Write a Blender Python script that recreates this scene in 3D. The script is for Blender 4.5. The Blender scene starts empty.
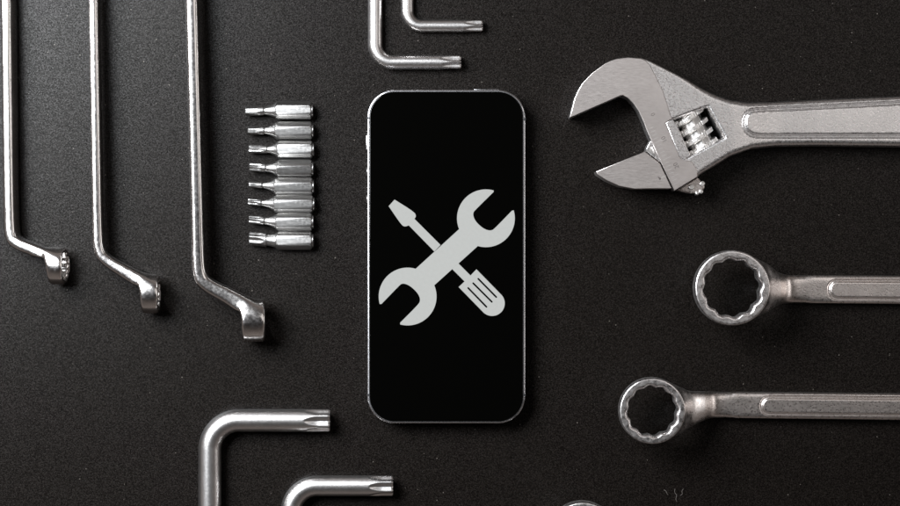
import bpy, math, random
import numpy as np
from mathutils import Vector

random.seed(7)
rng = np.random.default_rng(7)
S = 0.3733 / 1000.0          # metres per unit; one unit is about a third of a millimetre on the tabletop
D = 2150.0                   # camera height in units
sc = bpy.context.scene
COL = sc.collection
pi = math.pi


def at(px, py, z=0.0):
    """a spot measured on the tabletop plan -> units (x right, y up), corrected for its height"""
    k = 1.0 - z / D
    return ((px - 450.0) * k, (253.0 - py) * k, z)


# ------------------------------------------------------------------ materials
def new_mat(name):
    m = bpy.data.materials.new(name)
    m.use_nodes = True
    nt = m.node_tree
    return m, nt, nt.nodes['Principled BSDF']


def nd(nt, t, **kw):
    n = nt.nodes.new(t)
    for k, v in kw.items():
        if k.startswith('i_'):
            n.inputs[k[2:].replace('_', ' ')].default_value = v
        else:
            setattr(n, k, v)
    return n


def ramp(nt, fac, stops):
    r = nt.nodes.new('ShaderNodeValToRGB')
    el = r.color_ramp.elements
    while len(el) < len(stops):
        el.new(0.5)
    for e, (p, c) in zip(el, stops):
        e.position = p
        e.color = (c[0], c[1], c[2], 1) if isinstance(c, (tuple, list)) else (c, c, c, 1)
    nt.links.new(fac, r.inputs['Fac'])
    return r


def metal(name, col, rough, bump_scale=1400, bump=0.15, dist=2e-5, rough_var=0.08, blotch=0.12, fine=None, streak=None, metallic=1.0):
    m, nt, b = new_mat(name)
    L = nt.links
    tc = nd(nt, 'ShaderNodeTexCoord')
    src = tc.outputs['Object']
    if streak:
        mp = nd(nt, 'ShaderNodeMapping')
        mp.inputs['Rotation'].default_value = (0, 0, streak[1])
        mp.inputs['Scale'].default_value = streak[0]
        L.new(src, mp.inputs['Vector'])
        src2 = mp.outputs['Vector']
    else:
        src2 = src
    big = nd(nt, 'ShaderNodeTexNoise', i_Scale=110.0, i_Detail=5.0, i_Roughness=0.6)
    L.new(src, big.inputs['Vector'])
    sm = nd(nt, 'ShaderNodeTexNoise', i_Scale=float(bump_scale), i_Detail=3.0, i_Roughness=0.6)
    L.new(src2, sm.inputs['Vector'])
    c0 = tuple(c * (1 - blotch) for c in col)
    c1 = tuple(min(1, c * (1 + blotch)) for c in col)
    r = ramp(nt, big.outputs['Fac'], [(0.3, c0), (0.7, c1)])
    L.new(r.outputs['Color'], b.inputs['Base Color'])
    mr = nd(nt, 'ShaderNodeMapRange')
    mr.inputs['From Min'].default_value = 0.3
    mr.inputs['From Max'].default_value = 0.7
    mr.inputs['To Min'].default_value = max(0.02, rough - rough_var)
    mr.inputs['To Max'].default_value = rough + rough_var
    L.new(sm.outputs['Fac'], mr.inputs['Value'])
    L.new(mr.outputs['Result'], b.inputs['Roughness'])
    b.inputs['Metallic'].default_value = metallic
    bp = nd(nt, 'ShaderNodeBump')
    bp.inputs['Strength'].default_value = bump
    bp.inputs['Distance'].default_value = dist
    L.new(sm.outputs['Fac'], bp.inputs['Height'])
    last = bp
    if fine:
        f2 = nd(nt, 'ShaderNodeTexNoise', i_Scale=float(fine[0]), i_Detail=2.0)
        L.new(src, f2.inputs['Vector'])
        b2 = nd(nt, 'ShaderNodeBump')
        b2.inputs['Strength'].default_value = fine[1]
        b2.inputs['Distance'].default_value = fine[2]
        L.new(f2.outputs['Fac'], b2.inputs['Height'])
        L.new(bp.outputs['Normal'], b2.inputs['Normal'])
        last = b2
    L.new(last.outputs['Normal'], b.inputs['Normal'])
    return m


def plain(name, col, rough=0.4, metallic=0.0, spec=0.5, emit=None, grain=0.0):
    m, nt, b = new_mat(name)
    b.inputs['Base Color'].default_value = (*col, 1)
    b.inputs['Roughness'].default_value = rough
    b.inputs['Metallic'].default_value = metallic
    b.inputs['Specular IOR Level'].default_value = spec
    tc = nd(nt, 'ShaderNodeTexCoord')
    n = nd(nt, 'ShaderNodeTexNoise', i_Scale=900.0, i_Detail=3.0)
    nt.links.new(tc.outputs['Object'], n.inputs['Vector'])
    r = ramp(nt, n.outputs['Fac'], [(0.3, tuple(c * (1 - grain) for c in col)), (0.7, tuple(min(1, c * (1 + grain)) for c in col))])
    nt.links.new(r.outputs['Color'], b.inputs['Base Color'])
    if emit:
        nt.links.new(r.outputs['Color'], b.inputs['Emission Color'])
        b.inputs['Emission Strength'].default_value = emit
    return m


CHROME = metal('polished_chrome', (0.74, 0.715, 0.70), 0.2, 900, 0.25, 3e-5, 0.04, 0.05, fine=(1500, 0.12, 1.2e-5))
SATIN = metal('satin_steel', (0.68, 0.66, 0.65), 0.31, 1500, 0.15, 1.2e-5, 0.03, 0.08)
CAST = metal('cast_satin_chrome', (0.72, 0.70, 0.695), 0.30, 1350, 0.6, 7e-5, 0.07, 0.05, fine=(2700, 0.6, 5e-5))
FORGED = metal('forged_satin_chrome', (0.66, 0.61, 0.585), 0.31, 1350, 0.5, 6e-5, 0.07, 0.08, fine=(2700, 0.55, 4.5e-5))
RINGM = metal('ring_head_chrome', (0.74, 0.71, 0.70), 0.31, 700, 0.5, 6e-5, 0.08, 0.08, fine=(2300, 0.5, 3e-5))
GROUND = metal('ground_steel_face', (0.64, 0.595, 0.575), 0.34, 500, 0.12, 2e-5, 0.03, 0.06, streak=((1, 7, 1), 0.45), fine=(2500, 0.3, 2e-5))
BITM = metal('bit_steel', (0.41, 0.403, 0.395), 0.34, 1300, 0.25, 2e-5, 0.05, 0.1, fine=(2600, 0.15, 1.5e-5))
WORM = metal('worm_chrome', (0.78, 0.76, 0.74), 0.36, 1500, 0.3, 3e-5, 0.06, 0.08)
MARK = plain('engraved_mark', (0.10, 0.085, 0.08), 0.6, 0.6, grain=0.3)
TICK = plain('bright_engraved_line', (0.75, 0.73, 0.71), 0.35, 0.9, grain=0.05)
PITM = plain('dark_pit', (0.03, 0.022, 0.02), 0.7, 0.2)
FRAME = metal('anodised_phone_frame', (0.60, 0.60, 0.62), 0.27, 900, 0.05, 1e-5, 0.02, 0.03)
GLASS = plain('black_screen_glass', (0.0007, 0.0007, 0.0006), 0.06, 0.0, 0.2)
RUBBER = plain('black_gasket', (0.008, 0.008, 0.009), 0.5)
ICON = plain('lit_screen_symbol', (0.55, 0.565, 0.55), 0.3, 0, 0.1, emit=0.92, grain=0.02)
icon_bsdf = ICON.node_tree.nodes['Principled BSDF']
ICON.node_tree.links.remove(icon_bsdf.inputs['Base Color'].links[0])
icon_bsdf.inputs['Base Color'].default_value = (0.02, 0.02, 0.02, 1)
LINT = plain('pale_lint', (0.10, 0.088, 0.078), 0.8)


def table_mat():
    m, nt, b = new_mat('black_powder_coated_tabletop')
    L = nt.links
    tc = nd(nt, 'ShaderNodeTexCoord')
    g = nd(nt, 'ShaderNodeTexNoise', i_Scale=1900.0, i_Detail=2.0, i_Roughness=0.6)
    L.new(tc.outputs['Object'], g.inputs['Vector'])
    cell = nd(nt, 'ShaderNodeTexVoronoi', i_Scale=3000.0)
    L.new(tc.outputs['Object'], cell.inputs['Vector'])
    csep = nd(nt, 'ShaderNodeSeparateColor')
    L.new(cell.outputs['Color'], csep.inputs[0])
    gm = nd(nt, 'ShaderNodeMath', operation='MULTIPLY_ADD')
    L.new(csep.outputs[0], gm.inputs[0])
    gm.inputs[1].default_value = 0.30
    gm2 = nd(nt, 'ShaderNodeMath', operation='MULTIPLY')
    L.new(g.outputs['Fac'], gm2.inputs[0])
    gm2.inputs[1].default_value = 0.70
    L.new(gm2.outputs[0], gm.inputs[2])
    big = nd(nt, 'ShaderNodeTexNoise', i_Scale=9.0, i_Detail=4.0)
    L.new(tc.outputs['Object'], big.inputs['Vector'])
    r = ramp(nt, gm.outputs[0], [(0.32, (0.0020, 0.0015, 0.0013)), (0.50, (0.0046, 0.0036, 0.0030)), (0.70, (0.0105, 0.0084, 0.0072))])
    # sparse pale dust
    v = nd(nt, 'ShaderNodeTexVoronoi', i_Scale=420.0)
    v.inputs['Randomness'].default_value = 1.0
    L.new(tc.outputs['Object'], v.inputs['Vector'])
    lt = nd(nt, 'ShaderNodeMath', operation='LESS_THAN')
    L.new(v.outputs['Distance'], lt.inputs[0])
    sep = nd(nt, 'ShaderNodeSeparateColor')
    L.new(v.outputs['Color'], sep.inputs[0])
    sz = nd(nt, 'ShaderNodeMath', operation='MULTIPLY')
    pw = nd(nt, 'ShaderNodeMath', operation='POWER')
    L.new(sep.outputs[0], pw.inputs[0])
    pw.inputs[1].default_value = 4.0
    L.new(pw.outputs[0], sz.inputs[0])
    sz.inputs[1].default_value = 0.10
    L.new(sz.outputs[0], lt.inputs[1])
    mx = nd(nt, 'ShaderNodeMix', data_type='RGBA')
    L.new(lt.outputs[0], mx.inputs[0])
    L.new(r.outputs['Color'], mx.inputs[6])
    mx.inputs[7].default_value = (0.085, 0.075, 0.066, 1)
    L.new(mx.outputs[2], b.inputs['Base Color'])
    rr = ramp(nt, big.outputs['Fac'], [(0.3, 0.31), (0.7, 0.345)])
    L.new(rr.outputs['Color'], b.inputs['Roughness'])
    sp = ramp(nt, gm.outputs[0], [(0.30, 0.045), (0.5, 0.100), (0.70, 0.20)])
    L.new(sp.outputs['Color'], b.inputs['Specular IOR Level'])
    bp = nd(nt, 'ShaderNodeBump')
    bp.inputs['Strength'].default_value = 0.7
    bp.inputs['Distance'].default_value = 6.5e-5
    L.new(gm.outputs[0], bp.inputs['Height'])
    L.new(bp.outputs['Normal'], b.inputs['Normal'])
    return m


TABLE = table_mat()


# ------------------------------------------------------------------ object helpers
def thing(name, label, cat, loc, group=None):
    o = bpy.data.objects.new(name, None)
    COL.objects.link(o)
    o.location = [c * S for c in loc]
    o.empty_display_size = 0.01
    o['label'] = label
    o['category'] = cat
    if group:
        o['group'] = group
    return o


def put(name, V, F, mat, parent=None, sharp=None, label=None):
    """V in world units; parented child is stored relative to its parent"""
    V = np.asarray(V, dtype=np.float64) * S
    base = np.array(parent_world(parent)) if parent is not None else np.zeros(3)
    V = V - base
    me = bpy.data.meshes.new(name)
    me.from_pydata(V.tolist(), [], F if isinstance(F, list) else F.tolist())
    me.validate()
    me.materials.append(mat)
    me.polygons.foreach_set('use_smooth', [True] * len(me.polygons))
    if sharp is not None:
        me.set_sharp_from_angle(angle=math.radians(sharp))
    me.update()
    o = bpy.data.objects.new(name, me)
    COL.objects.link(o)
    if parent is not None:
        o.parent = parent
    if label:
        o['label'] = label
    return o


def parent_world(p):
    v = np.zeros(3)
    while p is not None:
        v += np.array(p.location)
        p = p.parent
    return v


def plate_raw(contours, z0, z1, bevel=0.0, res=3):
    """bevelled plate from closed 2D contours (holes allowed) -> V, F in units"""
    cu = bpy.data.curves.new('plate', 'CURVE')
    cu.dimensions = '2D'
    cu.fill_mode = 'BOTH'
    cu.extrude = max(1e-4, (z1 - z0) / 2 - bevel)
    cu.bevel_depth = bevel
    cu.bevel_resolution = res
    cu.offset = -bevel
    for c in contours:
        sp = cu.splines.new('POLY')
        sp.points.add(len(c) - 1)
        for p, (x, y) in zip(sp.points, c):
            p.co = (x, y, 0, 1)
        sp.use_cyclic_u = True
    o = bpy.data.objects.new('plate', cu)
    COL.objects.link(o)
    dg = bpy.context.evaluated_depsgraph_get()
    me = bpy.data.meshes.new_from_object(o.evaluated_get(dg))
    V = np.array([v.co[:] for v in me.vertices])
    F = [list(p.vertices) for p in me.polygons]
    bpy.data.objects.remove(o)
    bpy.data.curves.remove(cu)
    bpy.data.meshes.remove(me)
    V[:, 2] += (z0 + z1) / 2
    return V, F


def plate(name, contours, z0, z1, bevel, mat, parent=None, sharp=35, label=None, res=3):
    V, F = plate_raw(contours, z0, z1, bevel, res)
    return put(name, V, F, mat, parent, sharp, label)


def arc(cx, cy, r, a0, a1, n=12):
    return [(cx + r * math.cos(math.radians(a0 + (a1 - a0) * i / n)), cy + r * math.sin(math.radians(a0 + (a1 - a0) * i / n))) for i in range(n + 1)]


def rrect(x0, y0, x1, y1, r, n=10):
    return (arc(x1 - r, y1 - r, r, 0, 90, n) + arc(x0 + r, y1 - r, r, 90, 180, n) +
            arc(x0 + r, y0 + r, r, 180, 270, n) + arc(x1 - r, y0 + r, r, 270, 360, n))


def chaikin(P, n=2, closed=False):
    P = [tuple(map(float, p)) for p in P]
    for _ in range(n):
        Q = [] if closed else [P[0]]
        m = len(P)
        for i in range(m if closed else m - 1):
            a, b = np.array(P[i]), np.array(P[(i + 1) % m])
            Q += [tuple(a * .75 + b * .25), tuple(a * .25 + b * .75)]
        if not closed:
            Q.append(P[-1])
        P = Q
    return P


# ------------------------------------------------------------------ smooth solids: field -> surface-net mesh
def smin(a, b, k):
    h = np.clip(0.5 + 0.5 * (b - a) / k, 0, 1)
    return b * (1 - h) + a * h - k * h * (1 - h)


def smax(a, b, k):
    return -smin(-a, -b, k)


def sstep(x, a, b):
    t = np.clip((x - a) / (b - a), 0, 1)
    return t * t * (3 - 2 * t)


def surfnet(fn, lo, hi, h):
    ax = [np.arange(lo[i], hi[i] + h, h, dtype=np.float32) for i in range(3)]
    n = [len(a) for a in ax]
    d = fn(ax[0][:, None, None], ax[1][None, :, None], ax[2][None, None, :]).astype(np.float32)
    d = np.broadcast_to(d, n)
    s = d < 0
    strides = (n[1] * n[2], n[2], 1)
    ids_all, pos_all, quads = [], [], []
    for a in range(3):
        sl0 = [slice(None)] * 3
        sl1 = [slice(None)] * 3
        sl0[a] = slice(0, -1)
        sl1[a] = slice(1, None)
        s0, s1 = s[tuple(sl0)], s[tuple(sl1)]
        I = np.nonzero(s0 != s1)
        b, c = [(1, 2), (2, 0), (0, 1)][a]
        ok = (I[b] > 0) & (I[b] < n[b] - 1) & (I[c] > 0) & (I[c] < n[c] - 1)
        I = tuple(i[ok] for i in I)
        d0 = d[tuple(sl0)][I]
        d1 = d[tuple(sl1)][I]
        t = d0 / (d0 - d1)
        P = np.stack([ax[k][I[k]] for k in range(3)], 1)
        P[:, a] += t * h
        base = I[0] * strides[0] + I[1] * strides[1] + I[2]
        cells = [base - strides[b] - strides[c], base - strides[c], base, base - strides[b]]
        q = np.stack(cells, 1)
        flip = ~s0[I]
        q[flip] = q[flip][:, ::-1]
        quads.append(q)
        for cc in cells:
            ids_all.append(cc)
            pos_all.append(P)
    ids = np.concatenate(ids_all)
    pos = np.concatenate(pos_all)
    u, inv = np.unique(ids, return_inverse=True)
    cnt = np.bincount(inv)
    V = np.stack([np.bincount(inv, weights=pos[:, k]) / cnt for k in range(3)], 1)
    Q = np.searchsorted(u, np.concatenate(quads))
    return V, Q


def relax(V, Q, w, n):
    """Laplacian smoothing of a quad mesh where w > 0"""
    e = np.concatenate([Q[:, [0, 1]], Q[:, [1, 2]], Q[:, [2, 3]], Q[:, [3, 0]]])
    e = np.concatenate([e, e[:, ::-1]])
    cnt = np.bincount(e[:, 0], minlength=len(V))[:, None]
    for _ in range(n):
        A = np.stack([np.bincount(e[:, 0], weights=V[e[:, 1], k], minlength=len(V)) for k in range(3)], 1) / cnt
        V = V + (A - V) * w[:, None]
    return V


def split_put(V, F, cls, names, mats, parent, sharp=None):
    """cls(centroids)-> index of part; each part becomes a mesh of its own"""
    C = V[F].mean(axis=1)
    k = cls(C)
    fn_ = np.cross(V[F[:, 2]] - V[F[:, 0]], V[F[:, 3]] - V[F[:, 1]])
    VN = np.stack([np.bincount(F.ravel(), weights=np.repeat(fn_[:, a], 4), minlength=len(V)) for a in range(3)], 1)
    VN /= np.maximum(1e-12, np.linalg.norm(VN, axis=1))[:, None]
    out = []
    for i, (nm, mt) in enumerate(zip(names, mats)):
        f = F[k == i]
        if not len(f):
            out.append(None)
            continue
        u, inv = np.unique(f, return_inverse=True)
        ob = put(nm, V[u], inv.reshape(f.shape), mt, parent, sharp)
        if len(ob.data.vertices) == len(u):
            ob.data.normals_split_custom_set_from_vertices(VN[u].tolist())
        out.append(ob)
    return out


def poly_sdf(P, X, Y):
    X, Y = np.broadcast_arrays(X, Y)
    P = np.asarray(P, dtype=np.float64)
    d = np.full(X.shape, 1e18)
    ins = np.zeros(X.shape, bool)
    for i in range(len(P)):
        a, b = P[i], P[(i + 1) % len(P)]
        e = b - a
        t = np.clip(((X - a[0]) * e[0] + (Y - a[1]) * e[1]) / max(1e-9, e @ e), 0, 1)
        d = np.minimum(d, (X - a[0] - t * e[0]) ** 2 + (Y - a[1] - t * e[1]) ** 2)
        c = ((a[1] > Y) != (b[1] > Y))
        with np.errstate(divide='ignore', invalid='ignore'):
            xi = a[0] + (Y - a[1]) / (b[1] - a[1] if b[1] != a[1] else 1e-9) * e[0]
        ins ^= c & (X < xi)
    d = np.sqrt(d)
    return np.where(ins, -d, d)


# ------------------------------------------------------------------ ring wrench (local: x along the handle, z along the ring's axis)
def ring_wrench_mesh(R, ap, hr, path, h=0.7, p=3.0, panel=None, kn=5.0, rnd=2.5, zr=0.0, p_neck=None, x_neck=0.0):
    """path: list of (x, z, half thickness, half width) from the ring out along the handle"""
    P = np.array(path, dtype=np.float64)
    xmax = P[:, 0].max() + P[-1, 2] + 3
    zlo = min((P[:, 1] - P[:, 2]).min(), zr - hr / 2) - 3
    zhi = max((P[:, 1] + P[:, 2]).max(), zr + hr / 2) + 4
    W = max(R, P[:, 3].max()) + 3

    def fn(X, Y, Z):
        X2, Z2 = np.broadcast_arrays(X, Z)
        best = np.full(X2.shape, 1e9)
        T = np.ones(X2.shape)
        Wd = np.ones(X2.shape)
        for i in range(len(P) - 1):
            a, b = P[i], P[i + 1]
            ex, ez = b[0] - a[0], b[1] - a[1]
            t = np.clip(((X2 - a[0]) * ex + (Z2 - a[1]) * ez) / (ex * ex + ez * ez), 0, 1)
            dd = np.hypot(X2 - a[0] - t * ex, Z2 - a[1] - t * ez)
            m = dd < best
            best = np.where(m, dd, best)
            T = np.where(m, a[2] + t * (b[2] - a[2]), T)
            Wd = np.where(m, a[3] + t * (b[3] - a[3]), Wd)
        best = best.astype(np.float32)
        T = T.astype(np.float32)
        Wd = Wd.astype(np.float32)
        pp = p if p_neck is None else p_neck + (p - p_neck) * sstep(X, x_neck - 6, x_neck + 14)
        body = (((best / T) ** pp + (np.abs(Y) / Wd) ** pp) ** (1.0 / pp) - 1.0) * np.minimum(T, Wd)
        if panel:
            x0, x1, wy, zt, up = panel
            c = np.hypot(X - np.clip(X, x0 + wy, x1), Y) - wy
            pl = smax(c, np.abs(Z - zt) - up, 1.2)
            body = smin(body, pl, 0.8)
            gr = np.hypot(c - 0.5, (Z - zt - 0.4) * 0.8) - 1.55
            body = smax(body, -gr, 0.5)
        r = np.hypot(X, Y)
        zz = np.abs(Z - zr) - hr / 2
        bulge = -0.6 * (1 - np.clip((Z - zr) / (hr / 2), -1, 1) ** 2)
        ring = smax(r - R - bulge * 0 + 0.5 * np.clip(np.abs(Z - zr) / (hr / 2), 0, 1) ** 3, zz, rnd)
        d = smin(body, ring, kn)
        # twelve-point opening
        hx = 1e9
        for off in (0, 30):
            for k in range(3):
                an = math.radians(off + 60 * k + 7)
                v = np.abs(X * math.cos(an) + Y * math.sin(an))
                hx = v if k == 0 and off == 0 else hx
                cur = v if k == 0 else np.maximum(cur, v)
            star = cur if off == 0 else np.minimum(star, cur)
        flare = np.clip(np.abs(Z - zr) - (hr / 2 - 2.2), 0, 3) * 0.8
        circ = r - ap * 1.12
        hole = smax(star - ap, circ, 0.6) - flare
        # keep the opening only as deep as the ring itself
        hole = np.maximum(hole, np.abs(Z - zr) - hr / 2 - 14)
        return smax(d, -hole, 0.8)
    return surfnet(fn, (-R - 3, -W, zlo), (xmax, W, zhi), h)


def pits(parent, spots, r):
    for (x, y, z, nx, ny, nz) in spots:
        pass


# ================================================================== THE SETTING
t0 = 1400.0
Vt = [(-t0, -t0, 0), (t0, -t0, 0), (t0, t0, 0), (-t0, t0, 0)]
tb = put('tabletop', Vt, [[0, 1, 2, 3]], TABLE)
tb['kind'] = 'structure'

# ================================================================== PHONE
px0, py0 = 367.3, 89.6
px1, py1 = 525.3, 423.6
H = 20.0
cx, cy, _ = at((px0 + px1) / 2, (py0 + py1) / 2, 10)
k = 1 - H / D
hw, hh = (px1 - px0) / 2 * k, (py1 - py0) / 2 * k
ph = thing('smartphone', 'black smartphone with a thin grey metal frame showing a crossed spanner and screwdriver symbol', 'phone', (cx, cy, 0))
fr_out = rrect(cx - hw, cy - hh, cx + hw, cy + hh, 27, 14)
Vf, Ff = plate_raw([fr_out], 0.3, H, 1.5, 2)
frame = put('frame', Vf, Ff, FRAME, ph, 30)
gl = [rrect(cx - hw + 2.4, cy - hh + 2.2, cx + hw - 2.4, cy + hh - 2.2, 24.6, 14)]
plate('screen_gasket', [rrect(cx - hw + 1.9, cy - hh + 1.8, cx + hw - 1.9, cy + hh - 1.8, 25, 14)], H - 1, H + 0.12, 0.05, RUBBER, ph)
glass = plate('screen_glass', gl, H - 0.5, H + 0.9, 0.6, GLASS, ph)
for sx, yy in ((-1, 118), (1, 119), (-1, 395), (1, 395)):
    x = cx + sx * (hw - 0.75)
    y = at(0, yy, H)[1]
    plate('antenna_band', [rrect(x - 1.05, y - 1.2, x + 1.05, y + 1.2, 0.2, 2)], 1.2, H + 0.2, 0.05, RUBBER, frame)
x = cx - hw
yb = [at(0, v, 12)[1] for v in (135.5, 149.5)]
plate('mute_switch', [[(x - 1.2, yb[1]), (x + 1, yb[1]), (x + 1, yb[0]), (x - 1.2, yb[0])]], 9, 13, 0.3, SATIN, ph)
for yy in (171.5, 199):
    y = at(0, yy, 12)[1]
    # round button, axis pointing left
    V, F = [], []
    prof = [(0, 4.2), (1.3, 4.2), (1.8, 3.6), (1.9, 0.01)]
    N = 24
    for (dx, r) in prof:
        for i in range(N):
            a = 2 * pi * i / N
            V.append((x + 0.6 - dx, y + r * math.cos(a), 10.5 + r * math.sin(a)))
    for j in range(len(prof) - 1):
        for i in range(N):
            F.append([j * N + i, j * N + (i + 1) % N, (j + 1) * N + (i + 1) % N, (j + 1) * N + i])
    put('volume_button', V, F, SATIN, ph, 30)
y = cy + hh
xb = [at(v, 0, 12)[0] for v in (474, 499)]
plate('power_button', [[(xb[0], y - 1), (xb[1], y - 1), (xb[1], y + 0.9), (xb[0], y + 0.9)]], 8, 13, 0.3, FRAME, ph)
# the symbol on the lit screen, from a 489 x 506 plan
ZI = H + 0.9


def ic(u, v):
    return at(375 + u / 3.372, 180 + v / 3.372, ZI)[:2]


def ics(L_):
    return [ic(*p) for p in L_]


def circ_pts(c, r, p_from, p_to, cw):
    a0 = math.degrees(math.atan2(p_from[1] - c[1], p_from[0] - c[0]))
    a1 = math.degrees(math.atan2(p_to[1] - c[1], p_to[0] - c[0]))
    if cw:
        while a1 < a0:
            a1 += 360
    else:
        while a1 > a0:
            a1 -= 360
    return arc(c[0], c[1], r, a0, a1, 40)


c1, c2, rr_ = (374, 129), (110, 393), 97.5
spanner = (circ_pts(c1, rr_, (285, 165), (400, 35), True)[0:] + chaikin([(400, 40), (341, 98), (329, 112), (337, 138), (366, 165), (392, 172), (407, 160), (462, 103)], 2) +
           circ_pts(c1, rr_, (465, 103), (347, 222), True) +
           circ_pts(c2, rr_, (200, 355), (85, 487), True) + chaikin([(85, 481), (143, 423), (154, 407), (146, 383), (118, 356), (92, 347), (78, 360), (22, 418)], 2) +
           circ_pts(c2, rr_, (18, 418), (137, 300), True))
blade = chaikin([(66, 66), (66, 66), (133, 108), (139, 122), (133, 131), (133, 131), (133, 131), (221, 219), (221, 219), (200, 241), (200, 241), (114, 153), (114, 153), (114, 153), (100, 158), (88, 150), (46, 88), (46, 88)], 2, True)
drv = ([(281, 281), (322, 322), (342, 301)] + circ_pts((395, 416), 42.5, (427, 387), (366, 446), True) + [(282, 361), (302, 342), (259, 299)])


def slot(a, b, w=2.9):
    ang = math.degrees(math.atan2(b[1] - a[1], b[0] - a[0]))
    return arc(b[0], b[1], w, ang - 90, ang + 90, 4) + arc(a[0], a[1], w, ang + 90, ang + 270, 4)


icon_V, icon_F = [], []
for cont in ([ics(spanner)], [ics(blade)], [ics(drv)] + [ics(slot(a, b)) for a, b in (((314, 364), (376, 428)), ((331, 348), (394, 411)), ((348, 333), (409, 395)))]):
    V, F = plate_raw(cont, ZI + 0.02, ZI + 0.14, 0.0)
    o = len(icon_V)
    icon_V += V.tolist()
    icon_F += [[i + o for i in f] for f in F]
put('screen_symbol', icon_V, icon_F, ICON, glass, 30)


# ================================================================== STAR-TIPPED L KEYS
def star_radius(R, th, depth=0.2):
    return R * (1 - depth * (0.5 - 0.5 * np.cos(6 * th)) ** 0.8)


def l_key(name, label, D_, xv, yh, xe, ye, fl, rb, up, group, phase=0.0, depth=0.26):
    """vertical arm at xv, horizontal arm at yh ending at xe (px); up: the long arm leaves to the top"""
    R = D_ / 2 * (1 - D_ / 2 / D)
    z = R
    X, Y, _ = at(xv, yh, z)
    Xe = at(xe, yh, z)[0]
    Yend = Y + (1 if up else -1) * ye
    sgn = 1 if up else -1
    # centre line from the far end to the tip
    pts = [(X, Yend)]
    pts.append((X, (Y + Yend) / 2))
    for i in range(25):
        a = math.radians(90 * i / 24)
        pts.append((X + rb - rb * math.cos(a), Y + sgn * (rb - rb * math.sin(a))))
    s_fl = fl
    for i in range(1, 8):
        pts.append((X + rb + (Xe - s_fl - 2 - X - rb) * i / 7, Y))
    for i in range(1, 41):
        pts.append((Xe - s_fl - 2 + (s_fl + 2) * i / 40, Y))
    pts = np.array(pts)
    N = 96
    th = np.arange(N) * 2 * pi / N
    root = thing(name, label, 'hex key', (X, Y, 0), group)
    V = []
    for i, p in enumerate(pts):
        a = pts[max(0, i - 1)]
        b = pts[min(len(pts) - 1, i + 1)]
        t = (b - a) / np.linalg.norm(b - a)
        nrm = np.array([-t[1], t[0]])
        dist = Xe - p[0] if abs(p[1] - Y) < 1e-6 else 1e3
        r = np.full(N, R)
        if dist < s_fl + 1:
            run = R * 0.42 * max(0.0, (dist - s_fl * 0.35) / (s_fl * 0.65)) ** 1.6
            st = star_radius(R, th + phase, depth) + run
            r = np.minimum(r, st)
        if dist < 1.0:
            r = r - (1.0 - dist) * 0.8
        V.append(np.stack([p[0] + nrm[0] * r * np.cos(th), p[1] + nrm[1] * r * np.cos(th), z + r * np.sin(th)], 1))
    V = np.concatenate(V)
    n = len(pts)
    cut = n - 41
    fs, ft = [], []
    for i in range(n - 1):
        for j in range(N):
            (fs if i < cut else ft).append([i * N + j, i * N + (j + 1) % N, (i + 1) * N + (j + 1) % N, (i + 1) * N + j][::-1])
    ft.append([(n - 1) * N + j for j in range(N)][::-1])
    fs.append(list(range(N)))
    put('bent_shaft', V, fs, SATIN, root, 40)
    put('star_tip', V, ft, SATIN, root, 40)
    return root


G = 'L-shaped star keys'
l_key('star_key', 'steel L-shaped star key just above the phone, lower of the two at the top edge', 14.2, 375.2, 62.3, 461, 230, 24, 18, True, G, pi / 6, 0.32)
l_key('star_key', 'thinnest steel L-shaped star key, upper of the two at the top edge', 12.2, 407.3, 26, 482.5, 200, 21, 15, True, G, pi / 6, 0.32)
l_key('star_key', 'thickest steel L-shaped star key at bottom left, below the row of bits', 22.5, 209.8, 420.5, 330, 230, 31, 29, False, G)
l_key('star_key', 'steel L-shaped star key at the bottom edge, below the thickest key', 20.5, 291, 486, 393, 200, 29, 26, False, G)

# ================================================================== SCREWDRIVER BITS
bits = [  # hex centre y, hex x0, x1, tip x, tip y, tip thickness, kind, roll, tip length
    (110.5, 276.5, 313.0, 245.5, 111.2, 9.0, 'hex', -1, 17.5),
    (130.6, 276.0, 313.5, 248.0, 130.6, 8.2, 'hex', -7, 15.5),
    (149.6, 278.0, 314.0, 249.0, 149.2, 7.8, 'star', 0, 17.5),
    (168.6, 278.0, 313.5, 249.6, 167.0, 8.6, 'star', -14, 15.5),
    (186.4, 275.5, 314.0, 249.0, 184.2, 6.2, 'hex', -8, 12.5),
    (204.0, 275.0, 314.5, 248.2, 201.8, 6.8, 'star', -6, 12.5),
    (222.0, 277.0, 313.5, 249.2, 219.6, 8.2, 'star', -4, 14.5),
    (240.6, 277.0, 313.5, 249.2, 238.6, 13.5, 'star', 1, 17.0)]
bl = ['screwdriver bit with a hexagonal tip at the top of the row of bits',
      'screwdriver bit second from the top of the row, short flat-sided tip',
      'screwdriver bit third from the top with a fluted star tip',
      'screwdriver bit fourth from the top of the row, with a fluted tip',
      'screwdriver bit fifth from the top with the thinnest plain tip of the row',
      'screwdriver bit third from the bottom of the row, with a slim short tip',
      'screwdriver bit second from the bottom with a ribbed slim tip',
      'screwdriver bit with the widest star tip, lowest of the row of bits']
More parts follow.
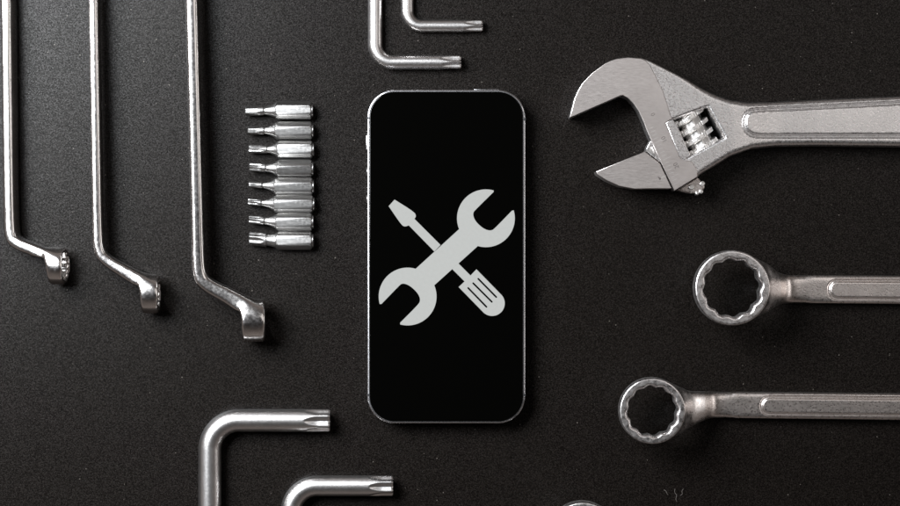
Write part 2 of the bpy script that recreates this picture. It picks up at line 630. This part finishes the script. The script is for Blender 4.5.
for (yc, x0, x1, xt, yt, tt, kind, roll, tl), lab in zip(bits, bl):
    af = 8.1                       # half across flats
    zc = af + 0.4
    X0, Y0, _ = at(x0, yc, zc)
    X1 = at(x1, yc, zc)[0]
    Xt, Yt, _ = at(xt, yt, zc)
    root = thing('screwdriver_bit', lab, 'screwdriver bit', (X0, Y0, 0), 'row of eight screwdriver bits')
    N = 72
    th = np.arange(N) * 2 * pi / N
    ro = math.radians(roll)
    hexr = 1.0 / np.cos(((th + pi / 6 + pi / 6 * 1) % (pi / 3)) - pi / 6)   # flats face up when roll is 0
    rt = tt / 2
    tilt = (Yt - Y0) / (X0 - Xt)

    def sect(x, r, _k=None):
        yo = Y0 + max(0.0, (X0 - x)) * tilt
        return np.stack([np.full(N, x), yo - r * np.cos(th + ro), zc + r * np.sin(th + ro)], 1)

    def loft(stations, capa=True, capb=True):
        V = np.concatenate([sect(x, r) for x, r in stations])
        F = []
        for i in range(len(stations) - 1):
            for j in range(N):
                F.append([i * N + j, (i + 1) * N + j, (i + 1) * N + (j + 1) % N, i * N + (j + 1) % N][::-1])
        if capa:
            F.append(list(range(N))[::-1])
        if capb:
            F.append([(len(stations) - 1) * N + j for j in range(N)])
        F = [f[::-1] for f in F]
        return V, F
    one = np.ones(N)
    hexb = np.minimum(hexr, 1.142) * af
    st = [(X0 - 1.2, np.minimum(hexb, af * 0.90)), (X0, np.minimum(hexb, af * 1.02)), (X0 + 1.6, hexb)]
    st += [(X1 - 3.4, hexb), (X1 - 2.2, np.minimum(hexb, af * 1.04)), (X1 - 1.4, np.minimum(hexb, af * 0.90)), (X1 - 1.2, one * af * 0.80), (X1 - 0.2, one * af * 0.80), (X1, one * af * 0.72)]
    V, F = loft(st)
    put('hex_shank', V, F, BITM, root, 22)
    ns = []
    xa, xb_ = Xt + tl, X0 - 1.2
    for i in range(12):
        f = i / 11
        ns.append((xa + (xb_ - xa) * f, one * (rt * (0.98 if i == 0 else 0.86) + (af * 0.88 - rt * 0.86) * (f ** 1.9))))
    V, F = loft(ns)
    put('tapered_neck', V, F, BITM, root, 30)
    if kind == 'star':
        base = star_radius(rt * 1.03, th + pi / 6 * 0.4, 0.24)
    else:
        base = np.minimum(1.0 / np.cos((th % (pi / 3)) - pi / 6) * rt * 0.93, rt * 1.05)
    ts = [(Xt, base * 0.86), (Xt + 0.7, base)]
    for i in range(1, 10):
        f = i / 9
        run = rt * 0.4 * max(0, (f - 0.55) / 0.45) ** 1.5
        ts.append((Xt + 0.7 + (tl - 0.7) * f, np.minimum(base + run, rt * 1.03)))
    ts.append((xa + 0.4, one * rt * 0.9))
    V, F = loft(ts)
    put('star_tip' if kind == 'star' else 'hex_tip', V, F, BITM, root, 30)


# ================================================================== OFFSET RING WRENCHES ON THEIR SIDES (left)
def side_wrench(label, pts, ring_x, ring_yend, R, ap, hr, t_sh, w_sh, roll, face_shift=0):
    zc = R + 0.5
    cyr = at(0, ring_yend, zc)[1] + R
    cxr = at(ring_x, 0, zc)[0]
    P = []
    for (px, py, t, w) in pts:
        X, Y, _ = at(px, py, zc + 6)
        P.append((Y - cyr, X - cxr, t, w))
    P = chaikin(P, 3)
    V, Q = ring_wrench_mesh(R, ap, hr, P, h=0.72, p=3.8, kn=5.0, rnd=3.0)
    V = relax(V, Q, np.full(len(V), 0.5) * sstep(np.hypot(V[:, 0], V[:, 1]), R - 0.5, R + 3), 12)
    cr, sr = math.cos(math.radians(roll)), math.sin(math.radians(roll))
    lx, ly, lz = V[:, 0], V[:, 1], V[:, 2]
    ly, lz = ly * cr - lz * sr, ly * sr + lz * cr
    W = np.stack([lz + cxr, lx + cyr, ly + zc], 1)
    W[:, 2] -= min(0, W[:, 2].min() - 0.1)
    root = thing('ring_wrench', label, 'wrench', (cxr, cyr, 0), 'offset ring wrenches standing on edge at left')
    xs = P[0][0]
    split_put(W, Q, lambda C: np.where(C[:, 1] - cyr < R * 0.72, 0, np.where(C[:, 1] - cyr < pts[3][4] if False else C[:, 1] - cyr < R + 22, 1, 2)),
              ['ring_head', 'offset_neck', 'handle'], [CHROME, CHROME, CHROME], root)
    return root, (cxr, cyr, zc)


w1, c_1 = side_wrench('chrome offset ring wrench at the far left edge, twelve-point opening of its ring visible',
            [(58, 266, 7.2, 14), (54, 259, 7.6, 15.5), (36, 250.5, 6.4, 14), (18, 244, 6.4, 13), (10.5, 238, 6.2, 13), (9.5, 215, 6.0, 13), (9.0, 180, 5.9, 13.5), (6.8, 0, 5.9, 14), (4, -230, 5.9, 14)],
            58.0, 284.5, 18.5, 12.6, 16, 6, 13, -4)
w2, c_2 = side_wrench('chrome offset ring wrench between the other two upright ones, thinnest handle',
            [(150.5, 294, 7.6, 14.5), (147, 285, 8.6, 16), (128, 273.5, 7.0, 14), (108, 262, 6.0, 12.5), (98.5, 252, 5.8, 12), (97.4, 225, 5.4, 12), (96.6, 180, 5.3, 12), (93.6, 0, 5.3, 12.5), (90, -230, 5.3, 12.5)],
            150.5, 313.5, 19.5, 13, 17.5, 5.5, 12, 2.5)
w3, c_3 = side_wrench('longest chrome offset ring wrench on edge, right of the three and nearest the bits',
            [(253.5, 321, 10.5, 16), (250, 310.5, 11.0, 18), (230, 297, 8.4, 15.5), (208, 286, 7.6, 14), (199, 277, 7.4, 13.5), (197.6, 250, 6.8, 13.5), (196.2, 180, 6.6, 14), (191.6, 0, 6.6, 14), (186, -230, 6.6, 14)],
            253.5, 342.0, 21.5, 14.5, 23, 6.5, 13, 4.5)


# ================================================================== OFFSET RING WRENCHES LYING FLAT (right)
def flat_wrench(label, rx, ry, R, ap, hr, zr, hx, hy0, hy1, hw_, th, panel_x, prot=0.0, x_end=1040, drop=0.0):
    """ring centre (px), handle starting at hx with centre line hy0 -> hy1 at the frame edge"""
    cx_, cy_, _ = at(rx, ry, zr + hr / 2)
    zh = th + 0.3
    X0, Y0, _ = at(hx, hy0, zh * 2)
    X1, Y1, _ = at(900, hy1, zh * 2)
    ang = math.atan2(Y1 - Y0, X1 - X0)
    Xe = X1 + 150
    Lh = Xe - cx_
    xs = X0 - cx_
    P = [(R * 0.80, zr - 2, 7.0, R * 0.66), (R * 0.92, zr - 3, 8.0, R * 0.70), (R * 1.06, zr - 11, 8.0, R * 0.60), (xs - 12, zh + 11, th + 1.0, hw_ * 1.2), (xs - 3, zh + 2.2, th + 0.3, hw_ * 1.06), (xs + 7, zh, th, hw_), (xs + 12, zh, th, hw_), (xs + 60, zh, th, hw_), (Lh, zh, th, hw_ * 1.03)]
    P = chaikin(P, 3)
    pan = None
    if panel_x:
        pan = (at(panel_x, 0, zh * 2)[0] - cx_, Lh - 40, hw_ * 0.62, zh + th - 0.2, 0.9)
    V, Q = ring_wrench_mesh(R, ap, hr, P, h=0.66, p=6.0, panel=pan, kn=7.0, rnd=1.5, zr=zr, p_neck=2.4, x_neck=xs)
    rad = np.hypot(V[:, 0], V[:, 1])
    wgt = sstep(rad, R - 1.0, R + 3.0) * (1 - sstep(V[:, 0], xs + 14, xs + 26)) * 0.6
    V = relax(V, Q, wgt, 90)
    # slope the ring centre line onto the handle's: shear is tiny, so rotate about the ring
    ca, sa = math.cos(ang), math.sin(ang)
    lx, ly = V[:, 0], V[:, 1]
    yoff = (Y0 - (cy_ + xs * math.tan(ang)))
    sh = yoff * sstep(lx, R * 0.9, xs)
    W = np.stack([cx_ + lx * ca - ly * sa, cy_ + lx * sa + ly * ca + sh, V[:, 2]], 1)
    root = thing('ring_wrench', label, 'wrench', (X0, Y0, 0), 'offset ring wrenches lying flat at right')

    def cls(C):
        rr2 = np.hypot(C[:, 0] - cx_, C[:, 1] - cy_)
        c = np.where(C[:, 0] - cx_ < R * 0.97, 0, np.where(C[:, 0] - cx_ < xs - 9, 1, 2))
        if pan:
            up = (C[:, 2] > zh + th - 1.2) & (np.abs(C[:, 1] - (cy_ + yoff + (C[:, 0] - cx_) * math.tan(ang))) < hw_ * 0.62 + 0.4) & (C[:, 0] > pan[0] + cx_) 
            c = np.where(up, 3, c)
        return c
    split_put(W, Q, cls, ['ring_head', 'offset_neck', 'handle', 'raised_panel'], [RINGM, RINGM, FORGED, FORGED], root)
    return root


flat_wrench('satin chrome ring wrench lying flat directly below the adjustable wrench, larger open ring', 732.6, 288.0, 36.8, 25.6, 24, 44, 788, 289.2, 290.0, 14.0, 7.0, 829.5)
flat_wrench('satin chrome ring wrench lying flat at lower right with the smaller open ring', 652.6, 411.2, 32.5, 22.3, 22, 40, 713, 405.2, 407.2, 13.0, 6.6, 762.0)
flat_wrench('ring wrench at the bottom edge, only the top rim of its ring showing', 583, 536.5, 33.5, 24.5, 22, 40, 648, 533, 535, 13.5, 6.8, None)

# ================================================================== ADJUSTABLE WRENCH
TOP = 36.0


def tp(L_, z=TOP):
    return [at(x, y, z)[:2] for x, y in L_]


body_px = [(569.7, 118), (571.6, 110), (574.5, 98.5), (578, 90.5), (582.4, 83), (592, 73), (604.5, 63.8), (610.5, 60.8), (617, 58.7), (628, 57.4), (641, 58.4), (646.5, 60), (651.7, 62.4), (686.5, 79.8), (702, 88.8), (715, 95), (730, 100.2), (747, 102.6), (768, 102), (843, 98.3), (900, 96), (1040, 90.5), (1052, 96), (1058, 120), (1052, 144), (1040, 149), (900, 146.5), (815, 145.5), (777, 146), (752.7, 148.5), (730, 156.5), (716, 165.4), (701.7, 173.7), (697, 177), (674.4, 191), (661, 162.6), (646.5, 130), (644, 122.8), (638.6, 111), (633, 103), (628, 98), (622.8, 95.1), (620.4, 95.6)]
body_u = tp(body_px, 30)
aw = thing('adjustable_wrench', 'large adjustable wrench with open jaws and a worm screw, handle cut off at right', 'wrench', at(735, 128, 0))
window_px = [(669.5, 121.5), (707, 107.5), (723.5, 137.5), (687, 157)]
window_u = tp(window_px, 30)
pan_px = ([(900, 103.8), (1010, 101.0)] + [(1018, 108), (1018, 128)] + [(1010, 134.6), (900, 134.9)] + [(756, 135), (750.5, 133.6), (746.5, 130), (744.6, 125), (744.8, 119.5), (747.2, 114.6), (751, 112), (757, 111)])
pan_u = tp(pan_px, 30)
ZC = 18.3


def body_fn(X, Y, Z):
    d2 = poly_sdf(body_u, X[..., 0], Y[..., 0])[..., None]
    dw = poly_sdf(window_u, X[..., 0], Y[..., 0])[..., None]
    dp = poly_sdf(pan_u, X[..., 0], Y[..., 0])[..., None]
    hz = 16.9 - 4.2 * sstep(X, 275, 330)
    kk = 1.6 + 4.4 * sstep(X, 212, 260)
    d = smax(d2, np.abs(Z - ZC) - hz, kk)
    pl = smax(dp, np.abs(Z - ZC) - (hz + 0.8), 1.6)
    d = smin(d, pl, 1.0)
    d = smax(d, -(np.hypot(dp - 1.0, (Z - ZC - hz - 0.2) * 0.8) - 2.0), 0.5)
    fl = np.clip(Z - (ZC + hz - 3.5), 0, 5) * 0.55
    d = smax(d, -(dw + 2.0 - 1.6 - fl * 1.0), 1.2)
    # slot for the sliding jaw's stem, parallel to the ground edge
    return d


xs_ = [p[0] for p in body_u]
ys_ = [p[1] for p in body_u]
V, Q = surfnet(body_fn, (min(xs_) - 3, min(ys_) - 3, -1), (max(xs_) + 3, max(ys_) + 3, 41), 0.7)


def cls_aw(C):
    c = np.where(C[:, 0] < 290, 0, 1)
    dp = poly_sdf(pan_u, C[:, 0], C[:, 1])
    hz = 16.9 - 4.2 * sstep(C[:, 0], 275, 330)
    return np.where((dp < 0.4) & (C[:, 2] > ZC + hz - 1.5), 2, c)


parts = split_put(V, Q, cls_aw, ['jaw_head', 'handle', 'raised_panel'], [CAST, CAST, CAST], aw)
# ground (polished) flat of the fixed jaw
face_px = [(569.7, 117.6), (571.6, 110), (574.5, 98.5), (578, 90.5), (582.4, 83), (592, 73), (604.5, 63.8), (610.5, 60.8), (617, 58.7), (628, 57.4), (641, 58.4), (645.7, 60.3), (649.8, 64.5), (663, 91), (670.8, 115.6), (672, 118.5), (665.2, 122.6), (679.6, 157), (683.3, 160.2), (689, 160.6), (692.4, 162), (696.7, 169), (697.6, 176.6), (674.4, 190.7), (661, 162.6), (646.5, 130), (644, 122.8), (638.6, 111), (633, 103), (628, 98), (622.8, 95.1), (620.4, 95.6)]
fj = plate('fixed_jaw_face', [tp(face_px, 36)], 32.5, 36.0, 0.55, GROUND, aw, 40)
# slim sloping block between the ground face and the window
blk = [(665.4, 122.6), (672.5, 119.0), (676.5, 124), (690.5, 155.6), (684.5, 160.6), (679.4, 157.4)]
plate('window_rim', [tp(blk, 35)], 30.0, 35.4, 1.0, CAST, aw, 40)

# movable jaw
mj = thing('adjustable_jaw_group', '', '', (0, 0, 0)) if False else None
jaw_px = [(596, 171.5), (620, 161.6), (644.8, 151.5), (659.6, 163.3), (661.2, 166.2), (671.8, 188.4), (668.5, 188.6), (653.7, 188.6), (634.4, 188.9), (619.6, 186.2), (606.3, 180.2), (597.2, 174.2)]
jaw_u = tp(jaw_px, 35)
jaw = plate('movable_jaw', [jaw_u], 3.0, 35.2, 0.6, GROUND, aw, 40)
stem_px = [(645.5, 151.0), (647, 146.5), (650.2, 140.5), (653.5, 143), (659.4, 156), (662, 163.6), (659.8, 162.8)]
plate('jaw_stem', [tp(stem_px, 30)], 8.0, 32.0, 1.0, CAST, aw, 40)


def prism(name, pts, mat, parent, sharp=30):
    put(name, pts[0], pts[1], mat, parent, sharp)


# facet of the stem that slopes into the slot
a_, b_, c_, d_ = at(646, 151.2, 33.5), at(650.2, 141, 30), at(661.4, 164.0, 30), at(655.2, 155, 34.4)
V = [a_, b_, c_, d_] + [(p[0], p[1], 12) for p in (a_, b_, c_, d_)]
put('jaw_stem_facet', V, [[0, 3, 1], [3, 2, 1], [0, 1, 5, 4], [1, 2, 6, 5], [2, 3, 7, 6], [3, 0, 4, 7]], WORM, jaw, 10)
# rack bar of the movable jaw sticking out below the head
rack = [(676, 190.2), (697, 177.4), (703.6, 184), (704.2, 187.5), (701.5, 192.8), (691, 193.6), (683.5, 192.4)]
rk = plate('jaw_rack', [tp(rack, 20)], 9.0, 25.0, 1.8, FORGED, aw, 40)
for (x, y, r) in ((702.3, 183.6, 2.6), (701.0, 191.6, 2.2), (697.2, 193.3, 1.8), (691.5, 187.0, 3.0)):
    X, Y, _ = at(x, y, 26)
    plate('rack_tooth', [arc(X, Y, r, 0, 330, 11)], 14, 27.5, 0.9, WORM, rk, 40)

# worm screw
sd = np.array([0.437, -0.899])      # along the screw (units, y up)
sd /= np.linalg.norm(sd)
nd_ = np.array([0.899, 0.437])
wc = np.array(at(696.6, 131.2, 30)[:2])
N = 264
M = 120
Ls = 38.0
V = []
pitch = 10.9
for i in range(M + 1):
    s_ = -Ls / 2 + Ls * i / M
    th = np.arange(N) * 2 * pi / N
    ph_ = ((s_ + 1.4 - pitch * th / (2 * pi)) / pitch) % 1.0
    prof = np.clip((0.27 - np.abs(ph_ - 0.5)) / 0.10, 0, 1)
    prof = prof * prof * (3 - 2 * prof)
    r = 11.6 + 4.8 * prof
    kn = np.sign(np.sin(44 * th)) * 0.5
    r = r + 0.42 * kn * (prof > 0.95) + 0.3 * np.sin(9 * th + 1) * (prof < 0.05)
    endf = min(1.0, (Ls / 2 - abs(s_)) / 1.2)
    r = r * (0.90 + 0.10 * endf)
    P3 = np.zeros((N, 3))
    P3[:, 0] = wc[0] + sd[0] * s_ + nd_[0] * r * np.cos(th)
    P3[:, 1] = wc[1] + sd[1] * s_ + nd_[1] * r * np.cos(th)
    P3[:, 2] = ZC + r * np.sin(th)
    V.append(P3)
V = np.concatenate(V)
F = []
for i in range(M):
    for j in range(N):
        F.append([i * N + j, i * N + (j + 1) % N, (i + 1) * N + (j + 1) % N, (i + 1) * N + j])
F.append(list(range(N))[::-1])
F.append([M * N + j for j in range(N)])
put('worm_screw', V, F, WORM, aw, 35)
# rack teeth seen at the left of the window
for k_ in range(4):
    s_ = -16.0 + k_ * pitch
    c = wc + sd * s_ - nd_ * 15.2
    q = [c + sd * a + nd_ * b for a, b in ((-2.6, -3.2), (2.6, -3.2), (1.7, 3.4), (-1.7, 3.4))]
    plate('jaw_rack_tooth', [[tuple(p) for p in q]], 8, 27, 1.0, WORM, jaw, 40)

# engraved scale: fine bright lines and tiny digits
tk_V, tk_F = [], []
e0, e1 = np.array((645.2, 124.0)), np.array((675.0, 191.0))
for i in range(18):
    f = i / 17 * 0.88 + 0.03
    p = e0 + (e1 - e0) * f
    ln = 8.5 if i % 5 == 0 else 5.0
    dr = np.array((0.91, -0.41))
    if i == 0:
        continue
    a = p + dr * 1.6
    b = p + dr * (1.6 + ln)
    w = np.array((0.41, 0.91)) * 0.17
    q = [at(*(a + w), 36.0), at(*(b + w), 36.0), at(*(b - w), 36.0), at(*(a - w), 36.0)]
    o = len(tk_V)
    tk_V += [(x, y, 36.05) for x, y, _ in q]
    tk_F.append([o, o + 1, o + 2, o + 3][::-1])
tkobj = put('scale_lines', tk_V, tk_F, TICK, fj)


def digits(txt, px, py, size, rot, parent, mat=MARK):
    cu = bpy.data.curves.new('digits', 'FONT')
    cu.body = txt
    cu.size = size * S
    cu.align_x = 'CENTER'
    cu.align_y = 'CENTER'
    cu.extrude = 0.04 * S
    cu.offset = -0.012 * size * S
    o = bpy.data.objects.new('digits', cu)
    COL.objects.link(o)
    dg = bpy.context.evaluated_depsgraph_get()
    me = bpy.data.meshes.new_from_object(o.evaluated_get(dg))
    bpy.data.objects.remove(o)
    me.materials.clear()
    me.materials.append(mat)
    r = bpy.data.objects.new('engraved_number', me)
    COL.objects.link(r)
    r.parent = parent
    x, y, _ = at(px, py, 36)
    base = np.array(parent_world(parent))
    r.location = Vector((x * S - base[0], y * S - base[1], 36.06 * S - base[2]))
    r.rotation_euler = (0, 0, math.radians(rot))
    return r


digits('0', 653.2, 114.2, 6.0, 116, fj)
digits('10', 664.2, 139.2, 6.2, 116, fj)
digits('20', 676.2, 165.6, 6.2, 116, fj)
# arrow mark on the sliding jaw
for nm, q in (('arrow_mark', [(657.6, 176.2), (661.2, 178.2), (660.0, 180.4), (658.6, 178.2)]), ('index_line', [(661.0, 177.6), (666.2, 175.2), (666.4, 175.6), (661.2, 178.1)])):
    u = [at(x, y, 35.2)[:2] for x, y in q]
    put(nm, [(x, y, 35.26) for x, y in u], [[3, 2, 1, 0]], MARK if nm == 'arrow_mark' else TICK, jaw)

# ================================================================== LINT
def fibre(label, pts, r=0.2):
    P = [at(x, y, 0.5) for x, y in chaikin(pts, 3)]
    P = np.array([(x, y, 0.35 + 1.2 * math.sin(i / (len(P) - 1) * pi)) for i, (x, y, _) in enumerate(P)])
    base = P[0]
    V, F = [], []
    n = 6
    for i, p in enumerate(P):
        t = P[min(i + 1, len(P) - 1)] - P[max(0, i - 1)]
        t /= np.linalg.norm(t)
        a = np.cross(t, (0, 0, 1))
        a /= np.linalg.norm(a)
        b = np.cross(t, a)
        for j in range(n):
            an = 2 * pi * j / n
            V.append(p + r * (a * math.cos(an) + b * math.sin(an)))
    for i in range(len(P) - 1):
        for j in range(n):
            F.append([i * n + j, i * n + (j + 1) % n, (i + 1) * n + (j + 1) % n, (i + 1) * n + j])
    o = put('lint_fibre', np.array(V), F, LINT)
    o['label'] = label
    o['category'] = 'lint'
    o['group'] = 'lint fibres on the tabletop'
    return o


fibre('tiny pale lint fibre by the bottom edge, leftmost of the three curled ones', [(664, 490), (666, 491), (667, 494), (668.5, 495)])
fibre('tiny wavy lint fibre by the bottom edge, longest and middle of the three', [(675, 489), (674.5, 493), (677, 495), (675.5, 499), (677, 502)])
fibre('tiny hooked lint fibre by the bottom edge, rightmost of the three', [(683.5, 489), (681.5, 491), (682.5, 494), (680.5, 495.5)])

# ================================================================== CAMERA, LIGHTS
cam = bpy.data.cameras.new('camera')
cam.sensor_width = 36.0
cam.lens = 36.0 * D / 900.0
cam.clip_start = 0.01
cam.clip_end = 50
co = bpy.data.objects.new('camera', cam)
COL.objects.link(co)
co.location = (0, 0, D * S)
sc.camera = co


def area(name, loc, target, size, power, col, size_y=None):
    l = bpy.data.lights.new(name, 'AREA')
    l.shape = 'RECTANGLE'
    l.size = size * S
    l.size_y = (size_y or size) * S
    l.energy = power
    l.color = col
    o = bpy.data.objects.new(name, l)
    COL.objects.link(o)
    o.location = [c * S for c in loc]
    v = Vector(target) - Vector(loc)
    o.rotation_euler = v.to_track_quat('-Z', 'Y').to_euler()
    return o


area('key_softbox', (-920, 600, 1150), (-250, 120, 0), 900, 12.5, (0.93, 0.965, 1.0), 900)
area('overhead_fill', (900, 520, 1900), (280, 40, 0), 900, 0.44, (1.0, 0.95, 0.92), 900)

area('side_card', (1750, 100, 520), (300, -20, 0), 800, 0.42, (1.0, 0.97, 0.95), 500)

w = bpy.data.worlds.new('World')
sc.world = w
w.use_nodes = True
wt = w.node_tree
tcw = wt.nodes.new('ShaderNodeTexCoord')
sx_ = wt.nodes.new('ShaderNodeSeparateXYZ')
wt.links.new(tcw.outputs['Generated'], sx_.inputs[0])
wr = ramp(wt, sx_.outputs['Z'], [(0.0, (0.20, 0.170, 0.155)), (0.35, (0.13, 0.110, 0.100)), (0.75, (0.045, 0.037, 0.033)), (0.95, (0.010, 0.0085, 0.008))])
wt.links.new(wr.outputs['Color'], wt.nodes['Background'].inputs['Color'])
wt.nodes['Background'].inputs['Strength'].default_value = 1.0

sc.view_settings.view_transform = 'Standard'
sc.view_settings.look = 'None'
sc.view_settings.exposure = 0
sc.view_settings.gamma = 1
